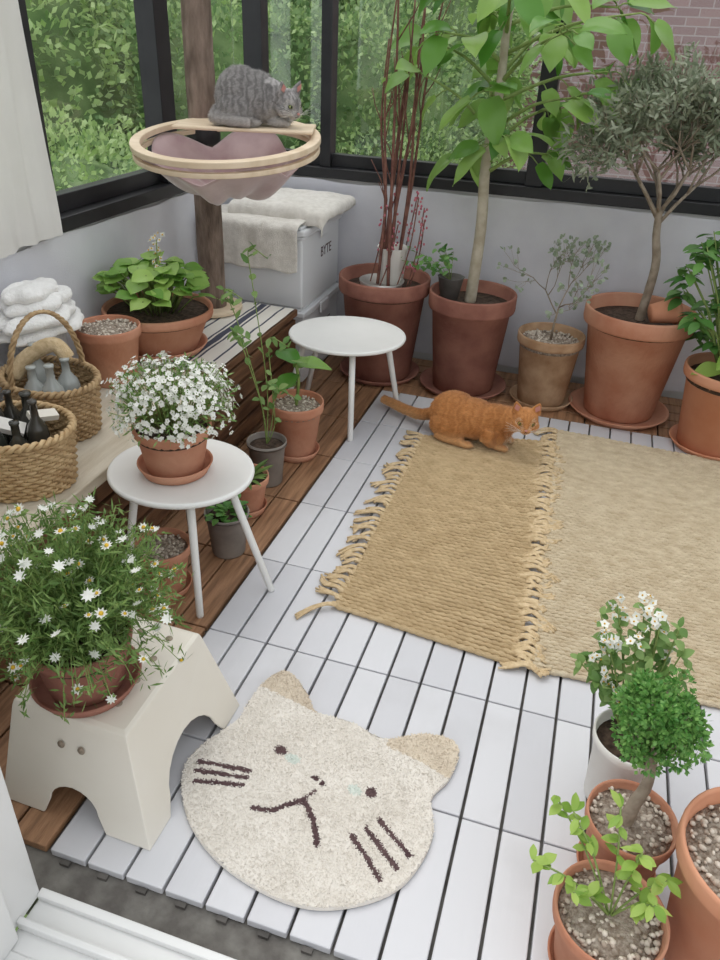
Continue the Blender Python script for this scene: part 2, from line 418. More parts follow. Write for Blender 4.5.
# ---------------------------------------------------------------- cat face mat
random.seed(3)
OUT=[(-52.5,126.4),(-46,121.5),(-41.5,116.6),(-33.2,116.6),(-24.5,114.6),(-17,118.5),(-10.5,119.6),(-7.4,116.5),(-8.2,109),(-10.7,103),(-8.6,95.5),(-9.6,88.1),(-12.8,81.5),(-19.1,76.4),(-26.9,73.3),(-35.8,73.2),(-46.4,75.8),(-55,80.7),(-60.9,87.2),(-63.5,93.9),(-62,100.5),(-58.2,108),(-58,115),(-56.2,124)]
oc=V((-.355,.985));OP=[V((p.x,p.y))/100-oc for p in cr([(a,b_,0) for a,b_ in OUT],5,True)]
def inside(x,y,P):
    c=False;n=len(P);j=n-1
    for i in range(n):
        if (P[i].y>y)!=(P[j].y>y) and x<(P[j].x-P[i].x)*(y-P[i].y)/(P[j].y-P[i].y)+P[i].x: c=not c
        j=i
    return c
eu=V((.978,-.206));ev=V((.206,.978))
def L2(u,v): return eu*u+ev*v
STR=[]
def st(a,b_,w): STR.append((L2(*a),L2(*b_),w))
st((-.242,-.085),(-.136,-.050),.0055);st((-.235,-.108),(-.130,-.067),.0055);st((-.218,-.130),(-.127,-.086),.0055)
st((.165,-.009),(.252,-.046),.0055);st((.15,-.038),(.240,-.082),.0055);st((.133,-.067),(.223,-.1175),.0055)
st((-.073,-.12),(-.035,-.100),.006);st((-.035,-.100),(.006,-.048),.0065);st((.006,-.048),(.014,-.018),.0035);st((.006,-.048),(.045,-.075),.006);st((.045,-.075),(.0825,-.118),.006)
BL=[(L2(-.107,.030),.014,.012),(L2(.118,.040),.013,.012),(L2(-.002,.010),.011,.006),(L2(.018,.004),.007,.006)]
MINT=[(L2(-.072,.026),.018,.013),(L2(.085,.028),.016,.012)]
def segd(p,a,b_):
    t=max(0,min(1,(p-a).dot(b_-a)/(b_-a).length_squared));return (p-(a+(b_-a)*t)).length
def cmat(x,y):
    p=V((x,y))
    w=.0014*noise.noise(V((x*70,y*70,0)))
    for a,b_,r in STR:
        if segd(p,a,b_)<r+w: return 1
    for c,rx,ry in BL:
        q=p-c
        if (q.dot(eu)/rx)**2+(q.dot(ev)/ry)**2<1: return 1
    for c,rx,ry in MINT:
        q=p-c
        if (q.dot(eu)/rx)**2+(q.dot(ev)/ry)**2<1: return 3
    u=p.dot(eu);v=p.dot(ev)
    if v>.165-abs(abs(u)-.15)*.05 and abs(u)>.085 and (p-L2(0,-.03)).length>.215: return 2
    return 0
M['matcream']=mat('mat_pile_cream',(.79,.745,.68),(.71,.66,.59),.95,9,.3,120,lo=.35,hi=.7)
M['matbeige']=mat('mat_pile_beige',(.69,.60,.48),(.61,.52,.41),.95,14,.3,120)
M['matmint']=mat('mat_pile_mint',(.68,.73,.67),(.64,.69,.63),.95,14,.3,120)
M['matdark']=mat('mat_pile_plum',(.09,.05,.055),(.13,.08,.08),.95,14,.3,120)
e=empty('cat_face_rug',(oc.x,oc.y,0))
mb=MB();cs=.004;idx={};vs=[];fs=[];mi=[]
def mz(x,y): return .012+.004*noise.noise(V((x*22,y*22,0)))+.003*noise.noise(V((x*60,y*60,2)))
def vid(i,j):
    if (i,j) not in idx:
        idx[(i,j)]=len(vs);x,y=i*cs,j*cs
        vs.append((x,y,mz(x,y)))
    return idx[(i,j)]
for i in range(-77,78):
    for j in range(-77,80):
        x=(i+.5)*cs;y=(j+.5)*cs
        if inside(x,y,OP):
            fs.append([vid(i,j),vid(i+1,j),vid(i+1,j+1),vid(i,j+1)]);mi.append(cmat(x,y))
mb.v+=vs
for f,m_ in zip(fs,mi): mb.f.append(f);mb.mi.append(m_);mb.sm.append(True)
k=len(OP);sk=[(p.x*.997,p.y*.997,.0125) for p in OP]+[(p.x*1.004,p.y*1.004,.0015) for p in OP]
mb.add(sk,[[i,(i+1)%k,k+(i+1)%k,k+i] for i in range(k)],0)
mb.obj('pile_base',['matcream','matdark','matbeige','matmint'],e)
tf=MB();n=0
while n<28000:
    x=random.uniform(-.31,.31);y=random.uniform(-.31,.32)
    if not inside(x,y,OP): continue
    n+=1
    z=mz(x,y)-.001;a=random.random()*6.28;l=.0045
    d=V((math.cos(a)*.9,math.sin(a)*.9,.55));s_=V((-math.sin(a),math.cos(a),0))*.0016
    p=V((x,y,z));tf.add([p-s_,p+s_,p+d*l+s_*.6,p+d*l-s_*.6],[[0,1,2,3]],cmat(x,y),False)
tf.obj('pile_tufts',['matcream','matdark','matbeige','matmint'],e)
# ---------------------------------------------------------------- pots
def pot(e,R,Hh,m='terra',soil='soil',saucer=None,taper=.66,collar=.16,depth=.12,z0=0,straight=False,part='pot',n=44):
    mb=MB();t=max(.006,R*.07);rc=R*.93
    zc=Hh*(1-collar)
    if straight: prof=[(R*taper*.97,0),(R*taper,.004),(R*.99,Hh-.004),(R,Hh),(R-t,Hh),(R-t-.002,Hh-.01),(R*.9-t,Hh*(1-depth)-.01)]
    else: prof=[(R*taper*.96,0),(R*taper,.005),(rc*.97,zc-.003),(R*.985,zc+.002),(R,zc+.012),(R,Hh-.008),(R*.99,Hh-.001),(R-t*.6,Hh),(R-t,Hh-.006),(R-t-.004,Hh*(1-depth)-.01)]
    prof=[(r,z+z0) for r,z in prof]
    mb.lathe(prof,n=n);mb.obj(part,[m],e)
    zs=z0+Hh*(1-depth);rs=R-t-.003
    sb=MB();sb.lathe([(rs,zs-.02),(rs,zs-.002),(rs*.6,zs+.004),(rs*.2,zs+.006),(.001,zs+.006)],n=28)
    if soil=='gravel':
        sb.mi=[0]*len(sb.f);k=int(min(420,max(90,(rs/.007)**2*1.1)));sb.stones(rs*.96,zs+.003,k,max(.0055,rs*.05),1)
        sb.obj('gravel_topping',['gravelbase','gravel'],e)
    else: sb.obj('soil',['soil'],e)
    if saucer:
        s=MB();r2=saucer
        s.lathe([(r2*.82,.0),(r2*.86,.001),(r2,.028),(r2*.97,.03),(r2*.93,.026),(r2*.82,.008),(.002,.008)],n=n);s.obj('saucer',[m],e,loc=(0,0,z0-.0085))
    return zs
def spot(name,x,y,z=0): return empty(name,(x,y,z))
random.seed(31)
e=spot('potted_red_stem_shrub',-.86,3.22,.0085)
zs=pot(e,.205,.46,'terra_dark','soil',.19,.70,.15)
mb=MB();lf=MB()
for i in range(11):
    a=random.random()*6.28;r=random.uniform(.01,.06);p=V((r*math.cos(a),r*math.sin(a),zs))
    top=V((p.x*2.5+random.uniform(-.09,.12),p.y*2+random.uniform(-.08,.08),random.uniform(1.15,1.85)))
    pts=cr([p,p.lerp(top,.35)+rv(.02),p.lerp(top,.7)+rv(.025),top],5)
    mb.tube(pts,[lerp(.008,.003,k/(len(pts)-1)) for k in range(len(pts))],6)
    for q in range(3):
        k=random.randint(5,14);b0=pts[k];tip=b0+V((random.uniform(-.1,.1),random.uniform(-.08,.08),random.uniform(.1,.2)))
        mb.tube([b0,b0.lerp(tip,.5)+rv(.01),tip],[.003,.0025,.0015],5)
for i in range(7):
    a=random.random()*6.28;p=V((.09*math.cos(a)+.02,.07*math.sin(a),zs));top=p+V((random.uniform(.0,.12),random.uniform(-.06,.06),random.uniform(.25,.42)))
    pts=cr([p,p.lerp(top,.5)+rv(.015),top],5);mb.tube(pts,[.003]*len(pts),5)
    for k in range(16):
        q=pts[random.randint(3,len(pts)-1)]+rv(.018);lf.ell(q,(.005,.005,.006),0,n=5,m=4)
mb.obj('stems',['redstem'],e);lf.obj('pink_buds',['pink'],e)
mb=MB();mb.lathe([(.05,zs+.002),(.052,zs+.004),(.066,zs+.17),(.068,zs+.175),(.062,zs+.172),(.05,zs+.12),(.001,zs+.12)],c=(.02,.03,0),n=60,fr=lambda a,z:1+.02*math.sin(a*15));mb.obj('white_woven_planter',['whitepot'],e)
mb=MB();mb.lathe([(.07,zs+.0),(.09,zs+.004),(.10,zs+.035),(.097,zs+.035),(.085,zs+.008),(.001,zs+.007)],c=(.0,-.05,.012),n=36);mb.obj('tin_dish',['metal'],e)
# p2 : ficus
random.seed(43)
e=spot('potted_ficus_tree',-.46,3.22,.0085)
zs=pot(e,.19,.44,'terra_dark','soil',.20,.72,.17)
tr=MB();lf=MB()
tp=cr([(-.01,0,zs-.02),(.0,.0,.7),(-.01,-.01,.95),(.01,-.02,1.2),(.01,-.02,1.45),(.03,-.02,1.7)],6)
tr.tube(tp,[lerp(.026,.012,k/(len(tp)-1)) for k in range(len(tp))],10)
lv=[]
for i in range(21):
    z0=.93+.031*i;a=i*2.4;L_=random.uniform(.16,.50)
    b0=V((.01,-.015,z0));d=V((math.cos(a)+.22,math.sin(a)*.7-.1,random.uniform(.15,.6)));tip=b0+d*L_
    if tip.y>.20: tip.y=.20
    pts=cr([b0,b0.lerp(tip,.5)+V((0,0,.03)),tip],4);tr.tube(pts,[lerp(.009,.003,k/(len(pts)-1)) for k in range(len(pts))],6,1)
    for k in range(6):
        q=pts[random.randint(2,len(pts)-1)] if k>1 else pts[-1]
        an=a+random.uniform(-1.5,1.5);dd=V((math.cos(an),math.sin(an)*.8,random.uniform(-.9,.25)));lv.append((q,dd))
for q,dd in lv:
    dd.normalize();pe=random.uniform(.03,.08);q2=q+dd*pe+V((0,0,.01))
    if q2.y>.16: dd.y=-abs(dd.y)
    tr.tube([q,q.lerp(q2,.5)+V((0,0,.006)),q2],.0024,5,1)
    L_=random.uniform(.10,.19);lf.bleaf(q2,dd,V((0,-.45,.9))+rv(.4),L_,L_*random.uniform(.5,.62),0,random.uniform(.2,.7),.09,.72)
tr.obj('trunk',['bark_white','greenstem'],e);lf.obj('leaves',['leaf_ficus'],e)
mb=MB();mb.lathe([(.035,zs),(.037,zs+.002),(.055,zs+.10),(.058,zs+.105),(.053,zs+.105),(.05,zs+.09),(.001,zs+.09)],c=(-.10,-.02,.004),n=28)
lf=MB()
for i in range(10):
    a=random.uniform(1.6,4.6);b0=V((-.10,-.02,zs+.09));tip=b0+V((math.cos(a)*random.uniform(.08,.26),math.sin(a)*.08,random.uniform(.04,.12)))
    mb.tube([b0,b0.lerp(tip,.5)+V((0,0,.03)),tip],.0012,4,1)
    for k in range(7): lf.leaf(b0.lerp(tip,.4+.1*k)+V((0,0,.01)),rv()+V((0,0,.2)),V((0,-.3,1)),.03,.02,0)
mb.obj('small_dark_pot',['darkpot','greenstem'],e);lf.obj('trailing_leaves',['leaf_dark'],e)
# p3
random.seed(51)
e=spot('potted_eucalyptus',-.10,3.20,.0085)
zs=pot(e,.143,.31,'terra_old','gravel',.14,.72,.14)
tr=MB();lf=MB()
def branch(p,d,L_,r,dep,spread,out,wood,mi=0,up=.15,k=3,ym=9):
    d=d.normalized();q=p+d*L_
    if q.y>ym: d.y=-abs(d.y)*.5;q=p+d*L_
    mid=p.lerp(q,.5)+rv(L_*.06)
    wood.tube([p,mid,q],[r,r*.85,r*.7],6 if r>.003 else 4,mi)
    if dep==0: out.append((q,d));return
    out.append((mid,d)) if dep<2 else None
    for i in range(k):
        nd=(d+rv(spread)+V((0,0,up))).normalized();branch(q if i else mid.lerp(q,.6),nd,L_*random.uniform(.6,.9),r*.62,dep-1,spread,out,wood,mi,up,k,ym)
tips=[];branch(V((0,0,zs)),V((.06,0,1)),.15,.0055,4,.85,tips,tr,0,.2,3,.17)
for q,d in tips:
    for j in range(3): lf.leaf(q+rv(.008),d+rv(.8),rv()+V((0,-.5,.8)),random.uniform(.014,.022),random.uniform(.011,.018),0,.1,.05,'round')
tr.obj('stem',['bark'],e);lf.obj('leaves',['leaf_grey'],e)
# p4 olive
random.seed(61)
e=spot('potted_olive_tree',.235,3.22,.0085)
zs=pot(e,.222,.46,'terra','soil',.215,.66,.15)
tr=MB();lf=MB();tips=[]
tr.tube(cr([(0,0,zs-.02),(.015,0,.62),(-.01,.0,.75),(-.02,0,.85)],5),[lerp(.019,.013,k/15) for k in range(16)],9)
for a in (0,.9,1.8,2.7,3.6,4.5,5.4):
    branch(V((-.02,0,.78+.010*a)),V((math.cos(a)*.75-.08,math.sin(a)*.5,1)),.19,.008,4,.75,tips,tr,0,.06,3,.22)
for q,d in tips:
    if q.z>1.75: continue
    for j in range(9):
        lf.leaf(q+rv(.04)-d*.03,d+rv(1.0),rv(),random.uniform(.028,.045),random.uniform(.008,.012),0,.1,.05)
tr.obj('trunk',['bark'],e);lf.obj('leaves',['leaf_olive'],e)
mb=MB();rot=Euler((0,math.radians(78),math.radians(15))).to_matrix()
mb.lathe([(.034,0),(.036,.003),(.05,.085),(.055,.088),(.055,.11),(.05,.11),(.045,.085),(.03,.008),(.001,.008)],c=(.03,-.09,zs+.062),rot=rot,n=30);mb.obj('tipped_small_pot',['terra_or'],e)
# p5
random.seed(71)
e=spot('potted_schefflera',.605,3.02,.0085)
zs=pot(e,.178,.33,'terra_or','soil',.165,.74,.13)
tr=MB();lf=MB()
for i in range(75):
    a=random.random()*6.28;b0=V((.04*math.cos(a),.04*math.sin(a),zs));r=.26*math.sqrt(random.random());tip=V((r*math.cos(a)-.02,r*math.sin(a)*.75+.06,zs+random.uniform(.10,.62)*(1-.35*r/.25)+.06))
    tr.tube([b0,b0.lerp(tip,.5)+V((0,0,.05)),tip],[.004,.003,.002],5)
    for k in range(8):
        an=k*.785+random.random();L_=random.uniform(.045,.08);lf.leaf(tip+V((0,0,-random.random()*.06)),V((math.cos(an),math.sin(an),random.uniform(-.4,.2))),V((0,-.1,1))+rv(.2),L_,L_*.55,0,.25,.1)
for dx,dy,dz,a in ((-.02,-.10,.12,-2.3),(.04,-.13,.10,-1.3),(-.06,-.08,.06,-2.9),(.0,-.11,.18,-1.9)):
    lf.bleaf((dx,dy,zs+dz),V((math.cos(a),math.sin(a),-.1)),V((0,-.4,1)),.11,.08,1,.3,.06,.65)
tr.obj('stems',['greenstem'],e);lf.obj('leaves',['leaf_dark','leaf_bright'],e)
# ---------------------------------------------------------------- left strip pots
random.seed(81)
e=spot('potted_fiddle_plant',-.935,2.34,.0085);zs=pot(e,.103,.215,'terra','gravel',.09,.68,.18)
tr=MB();lf=MB();tr.tube(cr([(0,0,zs),(.01,0,zs+.1),(.0,0,zs+.17)],4),[.006]*9,7)
for a,L_,el,zz in ((0.3,.13,.1,.17),(2.6,.13,.35,.17),(4.4,.12,-.1,.13),(5.4,.11,.6,.18),(1.4,.12,.3,.15),(3.4,.10,-.2,.09)):
    d=V((math.cos(a),math.sin(a),el));lf.bleaf(V((.003,0,zs+zz)),d,V((0,-.2,1)),L_,L_*.6,0,.35,.1,.85)
tr.obj('stem',['greenstem'],e);lf.obj('leaves',['leaf_ficus'],e)
e=spot('potted_climber',-.955,2.115,0);zs=pot(e,.07,.165,'greypot','soil',None,.75,.12)
tr=MB();lf=MB()
for tip in ((-.10,.12,.78),(-.16,.05,.66),(-.02,.10,.50),(-.09,-.04,.56),(.03,.02,.36)):
    tip=V(tip);b0=V((0,0,zs));pts=cr([b0,b0.lerp(tip,.3)+V((.02,0,.02)),b0.lerp(tip,.7)+V((-.01,.02,.06)),tip,tip+V((.07,-.01,-.02))],6)
    tr.tube(pts,.0018,5)
    for k in range(6,len(pts)):
        if random.random()<.8: lf.leaf(pts[k],rv()+V((0,0,.1)),V((0,-.4,1))+rv(.3),random.uniform(.025,.045),random.uniform(.016,.026),0)
tr.obj('vines',['greenstem'],e);lf.obj('leaves',['leaf_mid'],e)
e=spot('terracotta_flowerpot',-.945,1.915,0.0085);zs=pot(e,.078,.13,'terra','soil',.07,.7,.2)
lf=MB()
for i in range(30):
    a=random.random()*6.28;lf.leaf((.02*math.cos(a),.02*math.sin(a),zs),V((math.cos(a),math.sin(a),random.uniform(.5,2))),V((0,0,1)),random.uniform(.05,.09),.016,0,.4)
lf.obj('seedling_leaves',['leaf_feather'],e)
e=spot('potted_ivy',-.90,1.69,0);zs=pot(e,.068,.145,'greypot','soil',None,.75,.12)
lf=MB()
for i in range(60):
    a=random.random()*6.28;r=random.random()*.055;lf.leaf((r*math.cos(a),r*math.sin(a),zs+random.random()*.03),V((math.cos(a),math.sin(a),random.uniform(-.2,.9))),V((0,0,1))+rv(.4),.028,.02,0)
lf.obj('leaves',['leaf_dark'],e)
e=spot('terracotta_flowerpot',-.985,1.46,0.0085);zs=pot(e,.08,.15,'terra','gravel',.075,.7,.2)
# ---------------------------------------------------------------- bench
e=empty('wooden_bench',(0,0,0))
mb=MB();mb.box((-1.62,.72,.335),(-1.125,2.12,.37));mb.obj('limed_top_board',['cream_board'],e,bevel=.004)
mb=MB();mb.box((-1.62,2.125,.34),(-1.15,2.90,.368))
for y0,y1 in ((.74,1.42),(1.44,2.12),(2.14,2.89)):
    for z in (.02,.10,.18,.26): mb.box((-1.175,y0,z),(-1.155,y1,z+.065))
    for y in (y0,y1-.03): mb.box((-1.19,y,.0),(-1.175,y+.03,.335))
    mb.box((-1.61,y0,.0),(-1.59,y1,.335))
for y in (.74,2.875):
    for z in (.02,.10,.18,.26): mb.box((-1.59,y,z),(-1.19,y+.015,z+.065))
mb.obj('crate_body',['brown_wood'],e,bevel=.003)
RN,nt,b=newmat('striped_linen');L=nt.links
tc=node(nt,'ShaderNodeTexCoord');sp=node(nt,'ShaderNodeSeparateXYZ');L.new(tc.outputs['Object'],sp.inputs[0])
rp=node(nt,'ShaderNodeValToRGB');mrn=node(nt,'ShaderNodeMapRange');mrn.inputs[1].default_value=0;mrn.inputs[2].default_value=.45;L.new(sp.outputs['X'],mrn.inputs[0]);L.new(mrn.outputs[0],rp.inputs[0])
W_=(.74,.71,.65,1);K_=(.07,.075,.11,1)
rp.color_ramp.interpolation='CONSTANT';els=rp.color_ramp.elements;els[0].position=0;els[0].color=W_;els[1].position=.40;els[1].color=K_
for p_,c_ in ((.43,W_),(.47,K_),(.49,W_),(.62,K_),(.64,W_),(.66,K_),(.72,W_),(.74,K_),(.76,W_),(.88,K_),(.90,W_)):
    q=els.new(p_);q.color=c_
L.new(rp.outputs[0],b.inputs['Base Color']);b.inputs['Roughness'].default_value=.95
mb=MB();vs=[];fs=[];nx,ny=24,40
for i in range(nx+1):
    for j in range(ny+1):
        x=.45*i/nx;y=.74*j/ny;vs.append((x,y,.006+.003*noise.noise(V((x*14,y*14,0)))))
for i in range(nx):
    for j in range(ny):
        q=i*(ny+1)+j;fs.append([q,q+ny+1,q+ny+2,q+1])
mb.add(vs,fs);mb.obj('striped_table_runner',[RN],loc=(-1.605,2.14,.369))
# ---------------------------------------------------------------- begonia bowl
random.seed(91)
e=spot('potted_begonia',-1.425,2.26,.3855)
zs=pot(e,.192,.15,'terra','soil',.165,.68,.22)
tr=MB();lf=MB();fl=MB()
for i in range(80):
    a=random.random()*6.28;r=.19*math.sqrt(random.random());b0=V((r*.4*math.cos(a),r*.4*math.sin(a),zs));p=V((r*math.cos(a),r*math.sin(a),zs+.05+.13*(1-(r/.23)**2)*random.uniform(.6,1.1)))
    tr.tube([b0,b0.lerp(p,.6)+V((0,0,.02)),p],.0028,5)
    L_=random.uniform(.05,.085);an=a+random.uniform(-1,1)
    d=V((math.cos(an),math.sin(an),random.uniform(-.2,.3)))
    if p.x<-.13: d.x=abs(d.x)
    lf.bleaf(p-d*L_*.3,d,V((0,-.25,1))+rv(.3),L_,L_*.9,0,.2,.08,.8)
for tip in ((.0,.03,.34),(.03,-.02,.30),(-.03,.05,.31),(.06,.06,.27),(.02,.0,.38)):
    tr.tube([(0,0,zs),(tip[0]*.5,tip[1]*.5,zs+.1),tip],.0018,5)
    for k in range(9): q=V(tip)+rv(.022);fl.flower(q,rv()+V((0,-.3,.5)),.011,4,0,1)
tr.obj('stems',['greenstem'],e);lf.obj('leaves',['leaf_begonia'],e);fl.obj('white_blossoms',['white_petal','yellow'],e)
e=spot('gravel_flowerpot',-1.43,1.965,.3705);zs=pot(e,.103,.19,'terra','gravel',None,.72,.18,depth=.08)
# ---------------------------------------------------------------- baskets
def basket(name,x,y,rx,ry,h,m,z=.371,flare=1.12,rotz=0,handle=None,seed=1):
    random.seed(seed);e=empty(name,(x,y,z),rotz);mb=MB();rows=int(h/.0095);ns=26
    for r in range(rows):
        f=lerp(1/flare,1,r/rows);pts=[]
        for i in range(ns*4):
            a=2*pi*i/(ns*4);w=.0045*math.sin(a*ns+(pi if r%2 else 0))
            pts.append(((rx*f+w)*math.cos(a),(ry*f+w)*math.sin(a),.006+r*.0095))
        mb.tube(pts,.0048,6,0,True)
    for i in range(ns*2):
        a=2*pi*(i+.5)/(ns*2)
        mb.tube([(rx/flare*math.cos(a),ry/flare*math.sin(a),.003),(rx*math.cos(a),ry*math.sin(a),h)],.0028,5)
    for ph in (0,pi):
        q=[]
        for i in range(160):
            a=2*pi*i/160;o=.006
            q.append(((rx+o*math.cos(a*22+ph))*math.cos(a),(ry+o*math.cos(a*22+ph))*math.sin(a),h+.004+o*math.sin(a*22+ph)))
        mb.tube(q,.006,6,0,True)
    mb.lathe([(1,.0),(1,.006),(.01,.006)],n=40,sx=rx/flare,sy=ry/flare)
    if handle:
        for ph in (0,2.1,4.2):
            q=[]
            for i in range(60):
                t=i/59;a=pi*t;o=.005
                q.append((o*math.sin(t*50+ph),ry*math.cos(a)*1.0+o*math.cos(t*50+ph),h+handle*math.sin(a)))
            mb.tube(q,.0045,6)
    mb.obj('woven_body',[m],e)
    return e
def bottle(mb,x,y,z,r,h,mi=0,n=20):
    mb.lathe([(r*.9,0),(r,.005),(r,h*.6),(r*.85,h*.68),(r*.36,h*.8),(r*.34,h*.96),(r*.42,h*.965),(r*.42,h),(.001,h)],c=(x,y,z),n=n,mi=mi)
e=basket('wicker_basket',-1.29,1.33,.15,.125,.15,'wicker',seed=4,rotz=.2)
mb=MB();bottle(mb,-.06,.03,.01,.03,.24,0);bottle(mb,.02,.06,.01,.034,.21,0);bottle(mb,-.02,-.05,.01,.032,.20,0);bottle(mb,.07,0.0,.01,.027,.22,0);bottle(mb,-.09,-.03,.01,.026,.23,2)
bottle(mb,.05,-.06,.01,.028,.19,0);bottle(mb,-.04,.08,.01,.026,.2,0)
mb.box((-.03,-.03,.15),(.04,.01,.165),1,Euler((.3,.4,.4)).to_matrix());mb.box((.03,.03,.16),(.10,.06,.175),3,Euler((.3,.2,.9)).to_matrix())
mb.obj('bottles_and_packets',['glassdark','label','metal','white_plastic'],e)
e=basket('wicker_basket_with_handle',-1.395,1.62,.15,.115,.15,'wicker_d',seed=5,rotz=-.3,handle=.19)
mb=MB()
for x,y,h in ((-.05,0,.23),(.04,.03,.20),(.07,-.04,.21),(0,-.05,.19)):
    bottle(mb,x,y,.01,.032,h,1)
    mb.box((x-.015,y-.0345,.08),(x+.015,y-.0325,.13),2)
mb.tube(cr([(.03,.05,.2),(.0,.03,.24),(-.06,-.02,.2),(-.08,-.06,.15)],6),[.022]*19,8,0)
mb.obj('jars_and_twine',['rope',mat('clear_jar',(.45,.47,.45),(.35,.37,.36),.1,6,spec=.7),'label'],e)
e=empty('ribbed_storage_tin',(-1.55,1.785,.3705));mb=MB()
mb.lathe([(.076,0),(.079,.003),(.079,.215),(.076,.22),(.001,.22)],n=120,fr=lambda a,z:1+.018*math.sin(a*30));mb.obj('tin_body',['tin_grey'],e)
# draped white fleece: folded cloth lying over the tin with hanging folds
e=empty('white_fleece_blanket',(-1.53,1.775,.59));mb=MB()
for lay,(zz,sx_,sy_) in enumerate(((.012,.098,.165),(.050,.092,.150),(.088,.082,.128),(.120,.06,.10))):
    vs=[];fs=[];n_=48;k_=10
    for j in range(k_+1):
        t=j/k_*pi
        for i in range(n_):
            a=2*pi*i/n_;w=1+.07*math.sin(a*5+lay*1.3)+.05*math.sin(a*9+lay)
            r=max(.01,math.sin(t))**.6*w;x=r*math.cos(a)*sx_;y=r*math.sin(a)*sy_
            z=zz-.026*math.cos(t)+.012*noise.noise(V((x*25,y*25,lay)))*(1 if t>pi/2 else .3)
            vs.append((x+.006*math.sin(lay*2),y+.012*math.cos(lay*3),max(z,.002)-(.035*max(0,r-.93) if lay==0 else 0)))
    for j in range(k_):
        for i in range(n_): fs.append([j*n_+i,j*n_+(i+1)%n_,(j+1)*n_+(i+1)%n_,(j+1)*n_+i])
    fs.append(list(range(n_))[::-1]);fs.append([k_*n_+i for i in range(n_)])
    mb.add(vs,fs)
mb.obj('folded_layers',['cushion'],e,sub=1)
# ---------------------------------------------------------------- round stool + flowers
def legged(name,cx,cy,rx,ry,h,feet,m,tin=.62,legr=.010,rot=0):
    e=empty(name,(cx,cy,0));mb=MB();t=.016
    R_m=Matrix.Rotation(rot,3,'Z')
    mb.lathe([(.96,h-t),(.99,h-t+.002),(1,h-t*.5),(.99,h-.002),(.965,h),(.93,h-.003),(.01,h-.003)],sx=rx,sy=ry,n=56,rot=R_m);mb.obj('seat',[m],e)
    for i,(x,y) in enumerate(feet):
        f=V((x-cx,y-cy,0));d=f.normalized();tp=V((d.x*rx*tin,d.y*ry*tin,h-t))
        l=MB();l.tube([f+V((0,0,.0)),f+V((0,0,.004)),f.lerp(tp,.5),tp],[legr*.9,legr,legr*1.05,legr*1.1],12);l.obj('leg_%d'%(i+1),[m],e)
    return e
legged('round_stool',-.93,1.51,.195,.180,.385,[(-.70,1.555),(-.838,1.385),(-1.08,1.40),(-1.03,1.70)],'white_paint')
legged('oval_side_table',-.87,2.73,.235,.215,.36,[(-.775,2.515),(-.675,2.87),(-1.10,2.885),(-1.10,2.60)],'white_paint',.72,.0115,.25)
random.seed(101)
e=spot('potted_white_flowers',-.94,1.50,.3925)
zs=pot(e,.10,.13,'terra','soil',.098,.74,.2)
tr=MB();fl=MB();lf=MB()
C=V((.015,0,.190))
for i in range(1400):
    d=rv().normalized()
    if d.z<-.45: continue
    r=.155*random.uniform(.80,1.06)*(1+.30*noise.noise(d*3));p=C+V((d.x*r,d.y*r,d.z*r*.68))
    if i%5==0: b0=V((d.x*.05,d.y*.05,zs));tr.tube([b0,b0.lerp(p,.5)+V((0,0,.01)),p],.0011,4)
    fl.flower(p,d+rv(.45)+V((0,-.1,.2)),random.uniform(.0060,.0088),5,0,None if i%2 else 1,1.0,.16)
for i in range(1700):
    d=rv().normalized();r=.148*random.uniform(.5,1.05)
    if d.z<-.5: continue
    p=C+V((d.x*r,d.y*r,d.z*r*.7));lf.sleaf(p,d+rv(.8),rv(),random.uniform(.012,.024),.005,0)
tr.obj('stems',['greenstem'],e);fl.obj('flowers',['white_petal','greenstem'],e);lf.obj('leaves',['leaf_mid'],e)
# ---------------------------------------------------------------- step stool
e=empty('plastic_step_stool',(0,0,0))
bx=[(-.955,.745),(-.605,.738),(-.600,1.135),(-.945,1.145)];tx=[(-.925,.80),(-.66,.793),(-.665,1.10),(-.92,1.105)];hz=.245
bm=bmesh.new()
def panel(i):
    j=(i+1)%4
    B0=V((*bx[i],0.001));B1=V((*bx[j],0.001));T0=V((*tx[i],hz-.018));T1=V((*tx[j],hz-.018))
    def q(u,v): return B0.lerp(B1,u).lerp(T0.lerp(T1,u),v)
    lg,hh=(.29,.20) if i in(0,2) else (.20,.34)
    pts=[q(0,0),q(lg,0)]
    for k in range(11):
        a=pi-pi*k/10;pts.append(q(.5+(.5-lg-.04)*math.cos(a),.16+hh*math.sin(a)))
    pts+=[q(1-lg,0),q(1,0),q(1,1)]+[q(0,1)]
    bm.faces.new([bm.verts.new(p) for p in pts])
for i in range(4): panel(i)
cx=sum(t[0] for t in tx)/4;cy=sum(t[1] for t in tx)/4
l1=[V((x,y,hz-.018)) for x,y in tx];l2=[V((cx+(x-cx)*.97,cy+(y-cy)*.97,hz-.004)) for x,y in tx];l3=[V((cx+(x-cx)*.90,cy+(y-cy)*.90,hz)) for x,y in tx]
for A,Bq in ((l1,l2),(l2,l3)):
    for i in range(4):
        j=(i+1)%4;bm.faces.new([bm.verts.new(p) for p in (A[i],A[j],Bq[j],Bq[i])])
bm.faces.new([bm.verts.new(p) for p in l3])
bmesh.ops.remove_doubles(bm,verts=bm.verts,dist=.0005);bmesh.ops.recalc_face_normals(bm,faces=bm.faces)
me=bpy.data.meshes.new('stool_shell');bm.to_mesh(me);bm.free();me.materials.append(M['white_plastic'])
o=bpy.data.objects.new('stool_shell',me);COL.objects.link(o);o.parent=e
so=o.modifiers.new('s','SOLIDIFY');so.thickness=.007;so.offset=-1
bv=o.modifiers.new('b','BEVEL');bv.width=.010;bv.segments=4;bv.limit_method='ANGLE'
ho=MB()
B0=V((*bx[0],0));B1=V((*bx[1],0));T0=V((*tx[0],hz));T1=V((*tx[1],hz))
